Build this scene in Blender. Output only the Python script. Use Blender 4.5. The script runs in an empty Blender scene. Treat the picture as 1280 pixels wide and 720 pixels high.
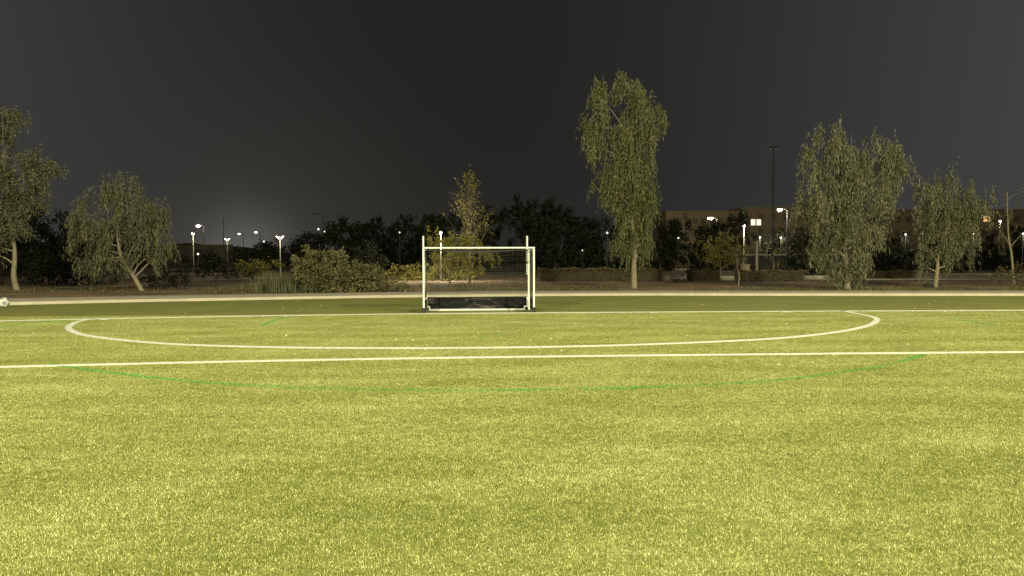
import bpy, math, random
import numpy as np
from mathutils import Vector, Matrix

random.seed(7)
rng = np.random.default_rng(7)
S = bpy.context.scene
COL = S.collection

# ------------------------------------------------------------------ camera
CAM = np.array([-0.4148, -24.566, 1.7894])
PITCH, YAW, ROLL, FPX = 0.0389, -0.0615, -0.0026, 923.58
fw = np.array([-math.sin(YAW)*math.cos(PITCH), math.cos(YAW)*math.cos(PITCH), -math.sin(PITCH)])
rt = np.array([math.cos(YAW), math.sin(YAW), 0.0]); up = np.cross(rt, fw)
rt2 = rt*math.cos(ROLL)+up*math.sin(ROLL); up2 = -rt*math.sin(ROLL)+up*math.cos(ROLL)
cd = bpy.data.cameras.new('camera'); cam = bpy.data.objects.new('camera', cd); COL.objects.link(cam)
cam.matrix_world = Matrix(((rt2[0], up2[0], -fw[0], CAM[0]), (rt2[1], up2[1], -fw[1], CAM[1]),
                           (rt2[2], up2[2], -fw[2], CAM[2]), (0, 0, 0, 1)))
cd.sensor_width = 36; cd.lens = FPX/1280*36; cd.clip_end = 6000; cd.clip_start = 0.05
S.camera = cam

# ------------------------------------------------------------------ view, world
S.view_settings.view_transform = 'Standard'; S.view_settings.look = 'None'
S.view_settings.exposure = 0.0; S.view_settings.gamma = 1.0
S.cycles.max_bounces = 6; S.cycles.diffuse_bounces = 3; S.cycles.transparent_max_bounces = 8
W = bpy.data.worlds.new('World'); S.world = W; W.use_nodes = True
nt = W.node_tree; nt.nodes.clear()
def wn(t, **k):
    n = nt.nodes.new(t)
    for a, b in k.items(): setattr(n, a, b)
    return n
tc = wn('ShaderNodeTexCoord'); out = wn('ShaderNodeOutputWorld'); bgn = wn('ShaderNodeBackground')
def az(deg, el=0.0):          # a direction: degrees to the right of the pitch axis
    a, e = math.radians(deg), math.radians(el)
    return (math.sin(a)*math.cos(e), math.cos(a)*math.cos(e), math.sin(e))
def lobe(d, power, colour):
    v = wn('ShaderNodeVectorMath', operation='DOT_PRODUCT'); v.inputs[1].default_value = d
    nt.links.new(tc.outputs['Generated'], v.inputs[0])
    m = wn('ShaderNodeMath', operation='MAXIMUM'); m.inputs[1].default_value = 0
    nt.links.new(v.outputs['Value'], m.inputs[0])
    p = wn('ShaderNodeMath', operation='POWER'); p.inputs[1].default_value = power
    nt.links.new(m.outputs[0], p.inputs[0])
    c = wn('ShaderNodeVectorMath', operation='SCALE'); c.inputs[0].default_value = colour
    nt.links.new(p.outputs[0], c.inputs['Scale'])
    return c.outputs[0]
def vadd(a, b):
    n = wn('ShaderNodeVectorMath', operation='ADD'); nt.links.new(a, n.inputs[0]); nt.links.new(b, n.inputs[1]); return n.outputs[0]
base = wn('ShaderNodeCombineXYZ'); base.inputs[0].default_value = .0138; base.inputs[1].default_value = .0137; base.inputs[2].default_value = .0124
acc = base.outputs[0]
acc = vadd(acc, lobe(az(63, 10), 5, (.058, .058, .061)))       # floodlight glare and scatter painted into the sky colour, to the right
acc = vadd(acc, lobe(az(-57, 10), 7, (.055, .055, .055)))      # and to the left
acc = vadd(acc, lobe(az(-16.3, -.3), 600, (.085, .080, .070)))  # the lit quarter beyond the hill
acc = vadd(acc, lobe(az(-14, .5), 60, (.014, .013, .011)))
# low haze near the horizon
sx = wn('ShaderNodeSeparateXYZ'); nt.links.new(tc.outputs['Generated'], sx.inputs[0])
ab = wn('ShaderNodeMath', operation='ABSOLUTE'); nt.links.new(sx.outputs[2], ab.inputs[0])
om = wn('ShaderNodeMath', operation='SUBTRACT'); om.inputs[0].default_value = 1; nt.links.new(ab.outputs[0], om.inputs[1])
pw = wn('ShaderNodeMath', operation='POWER'); pw.inputs[1].default_value = 9; nt.links.new(om.outputs[0], pw.inputs[0])
hz = wn('ShaderNodeVectorMath', operation='SCALE'); hz.inputs[0].default_value = (.0060, .0057, .0046); nt.links.new(pw.outputs[0], hz.inputs['Scale'])
acc = vadd(acc, hz.outputs[0])
nt.links.new(acc, bgn.inputs['Color']); bgn.inputs['Strength'].default_value = 1.0
nt.links.new(bgn.outputs[0], out.inputs[0])

# ------------------------------------------------------------------ the pitch floodlights (masts stand behind the photographer)
def flood(loc, target, watts, cone=100, colour=(1.0, .97, .60)):
    d = bpy.data.lights.new('floodlight', 'SPOT'); d.energy = watts; d.color = colour
    d.spot_size = math.radians(cone); d.spot_blend = .6; d.shadow_soft_size = .7
    o = bpy.data.objects.new('floodlight', d); COL.objects.link(o); o.location = loc
    o.rotation_euler = (Vector(target)-Vector(loc)).to_track_quat('-Z', 'Y').to_euler()
flood((-19, -42, 21), (1, 3, 0), 86000)
flood((29, -36, 21), (3, 3, 0), 108000)

# ------------------------------------------------------------------ helpers
def at(px, py, depth):
    """world point seen in the photograph's pixel (1280x720) at that depth along the view"""
    d = fw + rt2*(px-640)/FPX - up2*(py-360)/FPX
    return CAM + d*depth
def on_ground(px, depth):
    p = at(px, 340, depth); return np.array([p[0], p[1], 0.0])
def tag(o, label=None, cat=None, group=None, kind=None):
    if label: o['label'] = label
    if cat: o['category'] = cat
    if group: o['group'] = group
    if kind: o['kind'] = kind
    return o
def thing(name, label, cat, loc=(0, 0, 0), group=None):
    o = bpy.data.objects.new(name, None); COL.objects.link(o); o.location = loc; o.empty_display_size = .3
    return tag(o, label, cat, group)
class MB:
    def __init__(s): s.v = []; s.f = []; s.m = []
    def add(s, vs, fs, mi=0):
        k = len(s.v); s.v += [tuple(v) for v in vs]; s.f += [tuple(i+k for i in f) for f in fs]; s.m += [mi]*len(fs)
        return s
    def box(s, c, d, mi=0, rz=0.0):
        hx, hy, hz = d[0]/2, d[1]/2, d[2]/2; cs, sn = math.cos(rz), math.sin(rz)
        vs = []
        for z in (-hz, hz):
            for x, y in ((-hx, -hy), (hx, -hy), (hx, hy), (-hx, hy)):
                vs.append((c[0]+x*cs-y*sn, c[1]+x*sn+y*cs, c[2]+z))
        return s.add(vs, [(3, 2, 1, 0), (4, 5, 6, 7), (0, 1, 5, 4), (1, 2, 6, 5), (2, 3, 7, 6), (3, 0, 4, 7)], mi)
    def tube(s, pts, rad, n=8, cap=True, mi=0):
        pts = [np.array(p, float) for p in pts]
        if not hasattr(rad, '__len__'): rad = [rad]*len(pts)
        vs = []; a = None
        for i, p in enumerate(pts):
            t = pts[min(i+1, len(pts)-1)]-pts[max(i-1, 0)]; t = t/(np.linalg.norm(t)+1e-9)
            if a is None:
                a = np.cross(t, (0, 1, .013) if abs(t[1]) < .9 else (1, 0, 0))
            else:
                a = a-t*np.dot(a, t)
            a = a/(np.linalg.norm(a)+1e-9); b = np.cross(t, a)
            for k in range(n):
                q = 2*math.pi*k/n
                vs.append(p+(a*math.cos(q)+b*math.sin(q))*rad[i])
        fs = []
        for i in range(len(pts)-1):
            for k in range(n):
                fs.append((i*n+k, i*n+(k+1) % n, (i+1)*n+(k+1) % n, (i+1)*n+k))
        if cap:
            fs.append(tuple(range(n-1, -1, -1))); fs.append(tuple((len(pts)-1)*n+k for k in range(n)))
        return s.add(vs, fs, mi)
    def build(s, name, mats, parent=None, smooth=False, bevel=0.0):
        me = bpy.data.meshes.new(name)
        org = np.array(parent.location) if parent is not None and parent.parent is None and parent.type == 'EMPTY' else np.zeros(3)
        off = s._off if hasattr(s, '_off') else org
        me.from_pydata([(v[0]-off[0], v[1]-off[1], v[2]-off[2]) for v in s.v], [], s.f)
        mats = mats if isinstance(mats, (list, tuple)) else [mats]
        for m in mats: me.materials.append(m)
        me.polygons.foreach_set('material_index', s.m)
        if smooth: me.polygons.foreach_set('use_smooth', [True]*len(me.polygons))
        me.update()
        o = bpy.data.objects.new(name, me); COL.objects.link(o)
        if parent is not None: o.parent = parent
        if bevel:
            b = o.modifiers.new('bevel', 'BEVEL'); b.width = bevel; b.segments = 2; b.limit_method = 'ANGLE'
        return o

def mat(name):
    m = bpy.data.materials.new(name); m.use_nodes = True
    n = m.node_tree.nodes; b = n['Principled BSDF']; return m, n, m.node_tree.links, b
def ramp(n, l, src, stops):
    r = n.new('ShaderNodeValToRGB'); e = r.color_ramp.elements
    while len(e) < len(stops): e.new(.5)
    for i, (p, c) in enumerate(stops): e[i].position = p; e[i].color = (*c, 1)
    l.new(src, r.inputs[0]); return r.outputs[0]
def noise(n, l, scale, detail=4, rough=.55, vec=None, dist=0.0):
    t = n.new('ShaderNodeTexNoise'); t.inputs['Scale'].default_value = scale; t.inputs['Detail'].default_value = detail
    t.inputs['Roughness'].default_value = rough; t.inputs['Distortion'].default_value = dist
    if vec is not None: l.new(vec, t.inputs['Vector'])
    return t.outputs[0]
def world_pos(n, l, scale=(1, 1, 1)):
    g = n.new('ShaderNodeNewGeometry'); m = n.new('ShaderNodeMapping'); m.inputs['Scale'].default_value = scale
    l.new(g.outputs['Position'], m.inputs[0]); return m.outputs[0]
def mixc(n, l, f, a, b, mode='MIX'):
    x = n.new('ShaderNodeMix'); x.data_type = 'RGBA'; x.blend_type = mode
    for s, v in ((x.inputs[0], f), (x.inputs[6], a), (x.inputs[7], b)):
        if isinstance(v, (int, float)): s.default_value = v
        elif isinstance(v, tuple): s.default_value = (*v, 1)
        else: l.new(v, s)
    return x.outputs[2]
def bump(n, l, b, src, strength, dist):
    u = n.new('ShaderNodeBump'); u.inputs['Strength'].default_value = strength; u.inputs['Distance'].default_value = dist
    l.new(src, u.inputs['Height']); l.new(u.outputs[0], b.inputs['Normal'])
def simple(name, colour, rough=.6, var=.15, scale=6.0, metal=0.0, bumpd=0.0):
    m, n, l, b = mat(name)
    f = noise(n, l, scale, 5, .6, world_pos(n, l))
    c = ramp(n, l, f, [(.3, tuple(x*(1-var) for x in colour)), (.7, tuple(min(1, x*(1+var)) for x in colour))])
    l.new(c, b.inputs['Base Color']); b.inputs['Roughness'].default_value = rough; b.inputs['Metallic'].default_value = metal
    if bumpd: bump(n, l, b, noise(n, l, scale*6, 4, .6, world_pos(n, l)), .6, bumpd)
    return m
def glow(name, colour, strength):
    m, n, l, b = mat(name)
    b.inputs['Base Color'].default_value = (.8, .8, .8, 1); b.inputs['Emission Color'].default_value = (*colour, 1)
    b.inputs['Emission Strength'].default_value = strength; return m

# ---- materials
def turf_field(n, l):
    """patchy field of the pitch: 0..1, soft bands across the pitch and small clumps"""
    a = noise(n, l, 1.0, 4, .6, world_pos(n, l, (.42, 1.05, 1)))
    b = noise(n, l, 1.0, 3, .65, world_pos(n, l, (7, 9, 7)))
    c = noise(n, l, 1.0, 2, .6, world_pos(n, l, (48, 56, 48)))
    x = n.new('ShaderNodeMath'); x.operation = 'MULTIPLY'; x.inputs[1].default_value = .34; l.new(a, x.inputs[0])
    y = n.new('ShaderNodeMath'); y.operation = 'MULTIPLY_ADD'; y.inputs[1].default_value = .30; l.new(b, y.inputs[0]); l.new(x.outputs[0], y.inputs[2])
    z = n.new('ShaderNodeMath'); z.operation = 'MULTIPLY_ADD'; z.inputs[1].default_value = .36; l.new(c, z.inputs[0]); l.new(y.outputs[0], z.inputs[2])
    return z.outputs[0], c
M = {}
def turf_sheet(name, stops):
    m, n, l, b = mat(name)
    f, fine = turf_field(n, l)
    l.new(ramp(n, l, f, stops), b.inputs['Base Color']); b.inputs['Roughness'].default_value = .75
    bump(n, l, b, noise(n, l, 60, 3, .7, world_pos(n, l)), 1.0, .02)
    return m
M['turf'] = turf_sheet('turf', [(.36, (.14, .16, .03)), (.5, (.24, .26, .065)), (.64, (.37, .375, .125))])
M['runoff'] = turf_sheet('runoff_turf', [(.36, (.20, .21, .048)), (.5, (.285, .285, .075)), (.64, (.38, .365, .12))])
def blade_mat(name, stops, tip=None):
    m, n, l, b = mat(name)
    t = n.new('ShaderNodeAttribute'); t.attribute_name = 'tint'
    f, fine = turf_field(n, l)
    x = n.new('ShaderNodeMath'); x.operation = 'MULTIPLY_ADD'; x.inputs[1].default_value = .56
    l.new(t.outputs['Fac'], x.inputs[0]); l.new(f, x.inputs[2])
    y = n.new('ShaderNodeMath'); y.operation = 'SUBTRACT'; y.inputs[1].default_value = .28; l.new(x.outputs[0], y.inputs[0])
    l.new(ramp(n, l, y.outputs[0], stops), b.inputs['Base Color'])
    b.inputs['Roughness'].default_value = .5; b.inputs['Specular IOR Level'].default_value = .3
    return m
M['blade'] = blade_mat('turf_blade', [(.25, (.112, .128, .019)), (.42, (.24, .257, .055)), (.57, (.43, .43, .14)), (.76, (.84, .81, .46))])
M['white_blade'] = blade_mat('white_blade', [(.3, (.62, .62, .58)), (.7, (.82, .82, .78))])
M['green_blade'] = blade_mat('green_blade', [(.3, (.05, .24, .045)), (.7, (.10, .42, .09))])
M['line'] = simple('white_turf', (.78, .78, .74), .8, .1, 30, bumpd=.01)
M['path'] = simple('pale_concrete', (.56, .49, .39), .85, .12, 1.2, bumpd=.004)
M['white_paint'] = simple('white_powder_coat', (.82, .82, .79), .35, .03, 4)
M['black_rubber'] = simple('black_rubber', (.02, .02, .022), .6, .2, 20)
M['net'] = simple('net_cord', (.05, .05, .042), .7, .1, 9)
m, n, l, b = mat('black_backboard'); M['board'] = m
f = noise(n, l, 1, 5, .6, world_pos(n, l, (1.2, 1, 6)), 1.5)
l.new(ramp(n, l, f, [(.4, (.008, .007, .009)), (.56, (.018, .016, .018)), (.68, (.13, .12, .12))]), b.inputs['Base Color'])  # grey streaks paint the sheen of the wrinkles into the base colour
b.inputs['Roughness'].default_value = .6; b.inputs['Specular IOR Level'].default_value = .12
M['pole'] = simple('galvanised_pole', (.20, .185, .15), .5, .1, 5)
M['dark_pole'] = simple('dark_painted_pole', (.03, .03, .03), .5, .1, 5)
M['lamp_white'] = glow('lamp_glow_white', (1, .96, .80), 1.7)
M['lamp_warm'] = glow('lamp_glow_warm', (1, .90, .50), 2.0)
M['lamp_dim'] = glow('lamp_glow_dim', (1, .93, .75), 1.2)
M['window_lit'] = glow('lit_window', (1, .95, .70), 1.1)
M['lantern'] = glow('orange_lantern', (1, .60, .20), 1.3)
M['render'] = simple('tan_render', (.50, .385, .25), .9, .08, .3)
M['darkwall'] = simple('dark_wall', (.05, .05, .05), .9, .15, .5)
M['brownwall'] = simple('brown_wall', (.075, .058, .042), .9, .15, .5)
M['coping'] = simple('pale_coping', (.55, .50, .40), .8, .1, 1)
M['darkglass'] = simple('dark_window_glass', (.27, .21, .14), .4, .1, 2)
M['wframe'] = simple('window_frame', (.36, .30, .21), .6, .1, 4)
M['wood'] = simple('timber', (.25, .18, .11), .8, .2, 8)
def bark(name, c):
    m, n, l, b = mat(name)
    f = noise(n, l, 1, 6, .65, world_pos(n, l, (14, 14, 3)), .6)
    l.new(ramp(n, l, f, [(.3, tuple(x*.5 for x in c)), (.52, c), (.72, tuple(min(1, x*1.5) for x in c))]), b.inputs['Base Color'])
    b.inputs['Roughness'].default_value = .85; bump(n, l, b, f, .8, .03); return m
M['bark'] = bark('pale_bark', (.30, .25, .17)); M['bark_dark'] = bark('dark_bark', (.10, .08, .06)); M['bark_red'] = bark('twig_bark', (.16, .13, .09))
def leaf(name, dark, mid, light, trans=.25):
    m = bpy.data.materials.new(name); m.use_nodes = True; n = m.node_tree.nodes; l = m.node_tree.links; n.clear()
    t = n.new('ShaderNodeAttribute'); t.attribute_name = 'tint'
    c = ramp(n, l, t.outputs['Fac'], [(0, dark), (.5, mid), (1, light)])
    d = n.new('ShaderNodeBsdfDiffuse'); r = n.new('ShaderNodeBsdfTranslucent'); g = n.new('ShaderNodeBsdfGlossy'); g.inputs['Roughness'].default_value = .45
    l.new(c, d.inputs[0]); l.new(c, r.inputs[0]); g.inputs[0].default_value = (.9, .9, .9, 1)
    x = n.new('ShaderNodeMixShader'); x.inputs[0].default_value = trans; l.new(d.outputs[0], x.inputs[1]); l.new(r.outputs[0], x.inputs[2])
    y = n.new('ShaderNodeMixShader'); y.inputs[0].default_value = .015; l.new(x.outputs[0], y.inputs[1]); l.new(g.outputs[0], y.inputs[2])
    o = n.new('ShaderNodeOutputMaterial'); l.new(y.outputs[0], o.inputs[0]); return m
M['leaf_green'] = leaf('willow_leaf', (.09, .095, .038), (.17, .175, .075), (.29, .285, .135))
M['leaf_grey'] = leaf('grey_leaf', (.09, .09, .052), (.175, .172, .10), (.29, .28, .165))
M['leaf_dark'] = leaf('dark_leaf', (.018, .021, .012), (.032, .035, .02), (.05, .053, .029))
M['leaf_brown'] = leaf('brown_leaf', (.10, .075, .035), (.16, .13, .055), (.22, .18, .08))
M['leaf_yellow'] = leaf('yellow_leaf', (.14, .13, .035), (.26, .235, .06), (.40, .35, .10))
M['leaf_hedge'] = leaf('hedge_leaf', (.10, .08, .045), (.16, .13, .07), (.25, .20, .11))
M['leaf_olive'] = leaf('olive_leaf', (.095, .094, .052), (.175, .17, .10), (.27, .26, .16))
M['leaf_bush'] = leaf('bush_leaf', (.10, .095, .045), (.21, .195, .095), (.34, .31, .16))
M['grass_dry'] = leaf('dry_grass', (.09, .075, .035), (.16, .14, .065), (.25, .21, .11))
M['litter'] = leaf('pale_fallen_leaf', (.45, .40, .25), (.60, .55, .36), (.75, .7, .5), .1)

def quads_mesh(name, verts, mats, parent=None, tint=None, off=(0, 0, 0), tri=False):
    """verts (N,4,3): one bent or flat leaf each"""
    n = len(verts); v = (verts-np.array(off)).reshape(-1, 3)
    me = bpy.data.meshes.new(name)
    me.vertices.add(n*4); me.vertices.foreach_set('co', v.ravel().astype(np.float32))
    me.loops.add(n*4); me.loops.foreach_set('vertex_index', np.arange(n*4, dtype=np.int32))
    me.polygons.add(n); me.polygons.foreach_set('loop_start', np.arange(0, n*4, 4, dtype=np.int32))
    me.materials.append(mats)
    me.update(calc_edges=True); me.validate()
    if tint is not None:
        a = me.attributes.new('tint', 'FLOAT', 'FACE'); a.data.foreach_set('value', np.clip(tint, 0, 1).astype(np.float32))
    o = bpy.data.objects.new(name, me); COL.objects.link(o)
    if parent is not None: o.parent = parent
    return o
def unit(a): return a/(np.linalg.norm(a, axis=-1, keepdims=True)+1e-9)
def leaf_quads(p, d, length, width, r):
    """diamond leaves at p pointing along d"""
    n = len(p); d = unit(d); side = unit(np.cross(d, r.normal(size=(n, 3)))); nor = np.cross(d, side)
    L = (length*r.uniform(.65, 1.3, n))[:, None]; w = (width*r.uniform(.7, 1.2, n))[:, None]/2
    mid = p+d*L*.45+nor*L*.06
    return np.stack([p, mid+side*w, p+d*L-nor*L*.06, mid-side*w], 1)

# ------------------------------------------------------------------ ground, pitch, path
def goal_y(x):
    x = np.asarray(x, float); q = np.where(x < 1.1, .0077, .0015); e = np.clip(x-1.1, -17, 22)
    return -.1-q*e*e-2*q*e*(x-1.1-e)
def front_y(x):
    x = np.asarray(x, float); q = np.where(x < 1.5, .0062, .0012); e = np.clip(x-1.5, -14, 16)
    return -11.17-q*e*e-2*q*e*(x-1.5-e)
def sheet(name, lo, hi, z, m, label, thick=0.0):
    mb = MB(); n = len(lo)
    v = [(*p, z) for p in lo]+[(*p, z) for p in hi]
    f = [(i, i+1, n+i+1, n+i) for i in range(n-1)]
    if thick:
        v += [(*p, z-thick) for p in lo]+[(*p, z-thick) for p in hi]
        f += [(2*n+i, 2*n+i+1, i+1, i) for i in range(n-1)]+[(n+i, n+i+1, 3*n+i+1, 3*n+i) for i in range(n-1)]
        f += [(2*n, 0, n, 3*n), (n-1, 3*n-1, 4*n-1, 2*n-1)]
    mb.add(v, f); o = mb.build(name, m); return tag(o, label, kind='structure')
m, n, l, b = mat('sandy_ground'); M['sand'] = m
f1 = noise(n, l, .22, 6, .62, world_pos(n, l, (1, 1.6, 1))); f2 = noise(n, l, 3.0, 5, .65, world_pos(n, l))
c1 = ramp(n, l, f1, [(.34, (.13, .12, .06)), (.44, (.25, .175, .11)), (.54, (.40, .265, .17)), (.66, (.54, .39, .26))])
c2 = ramp(n, l, f2, [(.3, (.55, .55, .5)), (.7, (1, 1, 1))])
l.new(mixc(n, l, 1.0, c1, c2, 'MULTIPLY'), b.inputs['Base Color']); b.inputs['Roughness'].default_value = .95
bump(n, l, b, f2, .8, .08)
mb = MB(); R0 = 2500
xs = [-R0, -300, -80, 80, 300, R0]; ys = [-300, -60, 60, 200, 600, R0]
vs = [(x, y, -.012) for y in ys for x in xs]
mb.add(vs, [(j*6+i, j*6+i+1, j*6+i+7, j*6+i+6) for j in range(5) for i in range(5)])
tag(mb.build('ground', M['sand']), 'brown sandy ground with patches of dry grass reaching the horizon', kind='structure')
gx = np.arange(-46, 50.1, 1.0)
sheet('pitch', [(x, -62.0) for x in gx], [(x, float(goal_y(x))) for x in gx], 0.0, M['turf'], 'yellow green artificial turf pitch under floodlight')
plo = [(-46, 0.0), (-30, 3.2), (-19, 6.1), (-17.3, 6.75), (-14.8, 7.7), (-9.8, 9.0), (-4.3, 10.3), (1.8, 11.0), (8.1, 10.9), (13.9, 10.0), (25.7, 8.6), (36, 7.6), (60, 5.2)]
phi = [(-46, 2.6), (-31, 6.0), (-20.7, 9.0), (-18.6, 9.8), (-16.1, 10.6), (-10.7, 12.0), (-4.7, 13.4), (2.0, 14.0), (8.4, 13.7), (14.6, 12.7), (27, 11.4), (37, 10.6), (60, 8.3)]
def resample(pts, n):
    p = np.array(pts, float); d = np.r_[0, np.cumsum(np.linalg.norm(np.diff(p, axis=0), axis=1))]
    t = np.linspace(0, d[-1], n); return np.stack([np.interp(t, d, p[:, k]) for k in range(p.shape[1])], 1)
xs = np.unique(np.r_[np.arange(-46, 50.1, 2.0)])
lo_y = np.interp(xs, [p[0] for p in plo], [p[1] for p in plo])
sheet('run_off_strip', [(x, float(goal_y(x))) for x in xs], list(zip(xs, lo_y-.003)), 0.001, M['runoff'], 'darker green run-off turf between the goal line and the path')
sheet('path', resample(plo, 60).tolist(), resample(phi, 60).tolist(), .125, M['path'], 'pale concrete path with a low kerb running behind the pitch', .12)
# second path, behind the hedges
a = [on_ground(x, 62)[:2] for x in (690, 800, 900, 1000, 1100, 1200, 1300)]; b2 = [on_ground(x, 72)[:2] for x in (690, 800, 900, 1000, 1100, 1200, 1300)]
sheet('paved_walk', a, b2, .03, M['path'], 'pale paved walk seen through the gaps between the clipped hedges', .05)
a = [on_ground(x, 44)[:2] for x in (170, 230, 290, 350)]; b2 = [on_ground(x, 52)[:2] for x in (190, 240, 290, 345)]

# grass of the pitch: one object, tiles of blades laid over the playing area
def blades(xy, hmin, hmax, width, lean, r):
    n = len(xy); h = r.uniform(hmin, hmax, n); a = r.uniform(0, 2*math.pi, n); ln = np.abs(r.normal(0, lean, n))
    d = np.stack([np.cos(a)*np.sin(ln), np.sin(a)*np.sin(ln), np.cos(ln)], 1)
    b = r.uniform(0, 2*math.pi, n); s = np.stack([np.cos(b), np.sin(b), 0*b], 1)*width/2
    p = np.c_[xy, np.zeros(n)]; t = p+d*h[:, None]
    return np.stack([p-s, p+s, t+s*.55, t-s*.55], 1)
TILE = 1.5
nb = 25000
xy = rng.uniform(-TILE/2, TILE/2, (nb, 2))
q = blades(xy, .009, .0185, .0040, .78, rng)
go = quads_mesh('turf_grass', q, M['blade'], tint=rng.beta(1.6, 1.9, nb))
tag(go, 'short yellow green artificial grass pile covering the pitch', kind='stuff')
ng = bpy.data.node_groups.new('lay_turf', 'GeometryNodeTree')
ng.interface.new_socket('Geometry', in_out='INPUT', socket_type='NodeSocketGeometry')
ng.interface.new_socket('Geometry', in_out='OUTPUT', socket_type='NodeSocketGeometry')
N = ng.nodes; gi = N.new('NodeGroupInput'); gout = N.new('NodeGroupOutput')
gr = N.new('GeometryNodeMeshGrid'); NX, NY = 30, 16
gr.inputs['Size X'].default_value = (NX-1)*TILE; gr.inputs['Size Y'].default_value = (NY-1)*TILE
gr.inputs['Vertices X'].default_value = NX; gr.inputs['Vertices Y'].default_value = NY
tr = N.new('GeometryNodeTransform'); tr.inputs['Translation'].default_value = (1.5, -.95-(NY-1)*TILE/2, 0)
m2p = N.new('GeometryNodeMeshToPoints'); ip = N.new('GeometryNodeInstanceOnPoints')
rv = N.new('FunctionNodeRandomValue'); rv.data_type = 'INT'; rv.inputs['Min'].default_value = 0; rv.inputs['Max'].default_value = 3
mu = N.new('ShaderNodeMath'); mu.operation = 'MULTIPLY'; mu.inputs[1].default_value = math.pi/2
cx = N.new('ShaderNodeCombineXYZ'); L = ng.links
L.new(gr.outputs['Mesh'], tr.inputs['Geometry']); L.new(tr.outputs[0], m2p.inputs['Mesh']); L.new(m2p.outputs[0], ip.inputs['Points'])
L.new(gi.outputs[0], ip.inputs['Instance'])
L.new([o for o in rv.outputs if o.enabled and o.type == 'INT'][0], mu.inputs[0]); L.new(mu.outputs[0], cx.inputs[2]); L.new(cx.outputs[0], ip.inputs['Rotation'])
L.new(ip.outputs[0], gout.inputs[0])
go.modifiers.new('lay_turf', 'NODES').node_group = ng

# markings: tufted strips with a pile of their own
def catmull(pts, n=10):
    p = np.array(pts, float); p = np.vstack([2*p[0]-p[1], p, 2*p[-1]-p[-2]]); o = []
    for i in range(1, len(p)-2):
        for t in np.linspace(0, 1, n, endpoint=False):
            a, b, c, d = p[i-1], p[i], p[i+1], p[i+2]
            o.append(.5*((2*b)+(c-a)*t+(2*a-5*b+4*c-d)*t*t+(3*b-a-3*c+d)*t**3))
    o.append(p[-2]); return np.array(o)
def ribbon(name, pts, width, label, m_slab, m_blade, dens, slab=True, wear=0.0):
    pts = np.array(pts); t = np.gradient(pts, axis=0); t = unit(t); nn = np.stack([-t[:, 1], t[:, 0]], 1)
    seg = np.r_[0, np.cumsum(np.linalg.norm(np.diff(pts, axis=0), axis=1))]
    n = int(seg[-1]*width*dens); s = rng.uniform(0, seg[-1], n)
    if wear:
        k = .5+.5*np.sin(s*2.1+np.sin(s*.7)*3)*np.cos(s*.53+1); s = s[rng.uniform(0, 1, n) > wear*k]; n = len(s)
    c = np.stack([np.interp(s, seg, pts[:, k]) for k in (0, 1)], 1); no = np.stack([np.interp(s, seg, nn[:, k]) for k in (0, 1)], 1)
    xy = c+no*rng.uniform(-.5, .5, (n, 1))*width
    q = blades(xy, .017, .026, .007, .5, rng)
    if slab:
        w = width/2*.94
        mb = MB(); v = []
        for z in (.0175, 0.002):
            v += [(*(p+k*w*sg), z) for p, k in zip(pts, nn) for sg in (-1, 1)]
        K = len(pts); f = [(2*i, 2*i+1, 2*i+3, 2*i+2) for i in range(K-1)]
        f += [(2*K+2*i, 2*i, 2*i+2, 2*K+2*i+2) for i in range(K-1)]+[(2*i+1, 2*K+2*i+1, 2*K+2*i+3, 2*i+3) for i in range(K-1)]
        mb.add(v, f); o = mb.build(name, m_slab); tag(o, label, kind='structure')
        quads_mesh('pile', q, m_blade, o, rng.uniform(0, 1, n))
    else:
        o = quads_mesh(name, q, m_blade, None, rng.uniform(0, 1, n)); tag(o, label, kind='structure')
    return o
xl = np.arange(-22, 26.1, .5)
ribbon('goal_line', np.stack([xl, goal_y(xl)-.05], 1), .24, 'white goal line along the back of the pitch under the goal', M['line'], M['white_blade'], 2500)
ribbon('front_line', np.stack([xl, front_y(xl)], 1), .15, 'long straight white line in front of the curved area line', M['line'], M['white_blade'], 3500)
arc = [(-11.75, float(goal_y(-11.75))), (-11.65, -2.5), (-11.0, -4.25), (-10.1, -5.7), (-9.0, -6.9), (-7.0, -8.35), (-4.7, -9.2), (-2.1, -9.62), (.5, -9.72), (3.2, -9.45), (6.3, -8.6), (8.4, -7.35), (9.9, -6.0), (11.0, -4.6), (11.85, -3.0), (12.3, float(goal_y(12.3)))]
ribbon('area_arc_line', catmull(arc), .17, 'white curved line of the goal area sweeping round the goal', M['line'], M['white_blade'], 3500)
for x_, lab in ((-11.3, 'short bright tick on the goal line inside the left end of the white curve'), (-6.05, 'short bright tick on the goal line at the green tick line'), (5.75, 'short bright tick on the goal line right of the goal'), (10.2, 'short bright tick on the goal line near the right end of the white curve')):
    ribbon('goal_line_tick', [(x_-.13, float(goal_y(x_))-.30), (x_, float(goal_y(x_))-.30), (x_+.13, float(goal_y(x_))-.30)], .26, lab, M['line'], M['white_blade'], 3500)
gm = [(-7.6, -11.45), (-6.4, -12.3), (-5.0, -13.2), (-3.4, -13.95), (-1.6, -14.4), (.2, -14.58), (2.0, -14.5), (4.0, -14.1), (5.6, -13.3), (6.5, -12.75), (8.0, -11.5)]
ribbon('green_arc_line', catmull(gm), .14, 'faded bright green arc nearest the camera, outside the white lines', None, M['green_blade'], 4400, False, .78)
ribbon('green_side_line', catmull([(12.8, -.4), (13.4, -2.2), (13.75, -3.8), (13.5, -6.1)]), .16, 'faded green curve right of the white area line by the goal line', None, M['green_blade'], 2200, False, .6)
ribbon('green_far_line', catmull([(-12.4, -1.9), (-12.75, -3.0), (-12.9, -4.2)]), .20, 'faded green mark at the left end of the goal line', None, M['green_blade'], 2600, False, .4)
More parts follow.
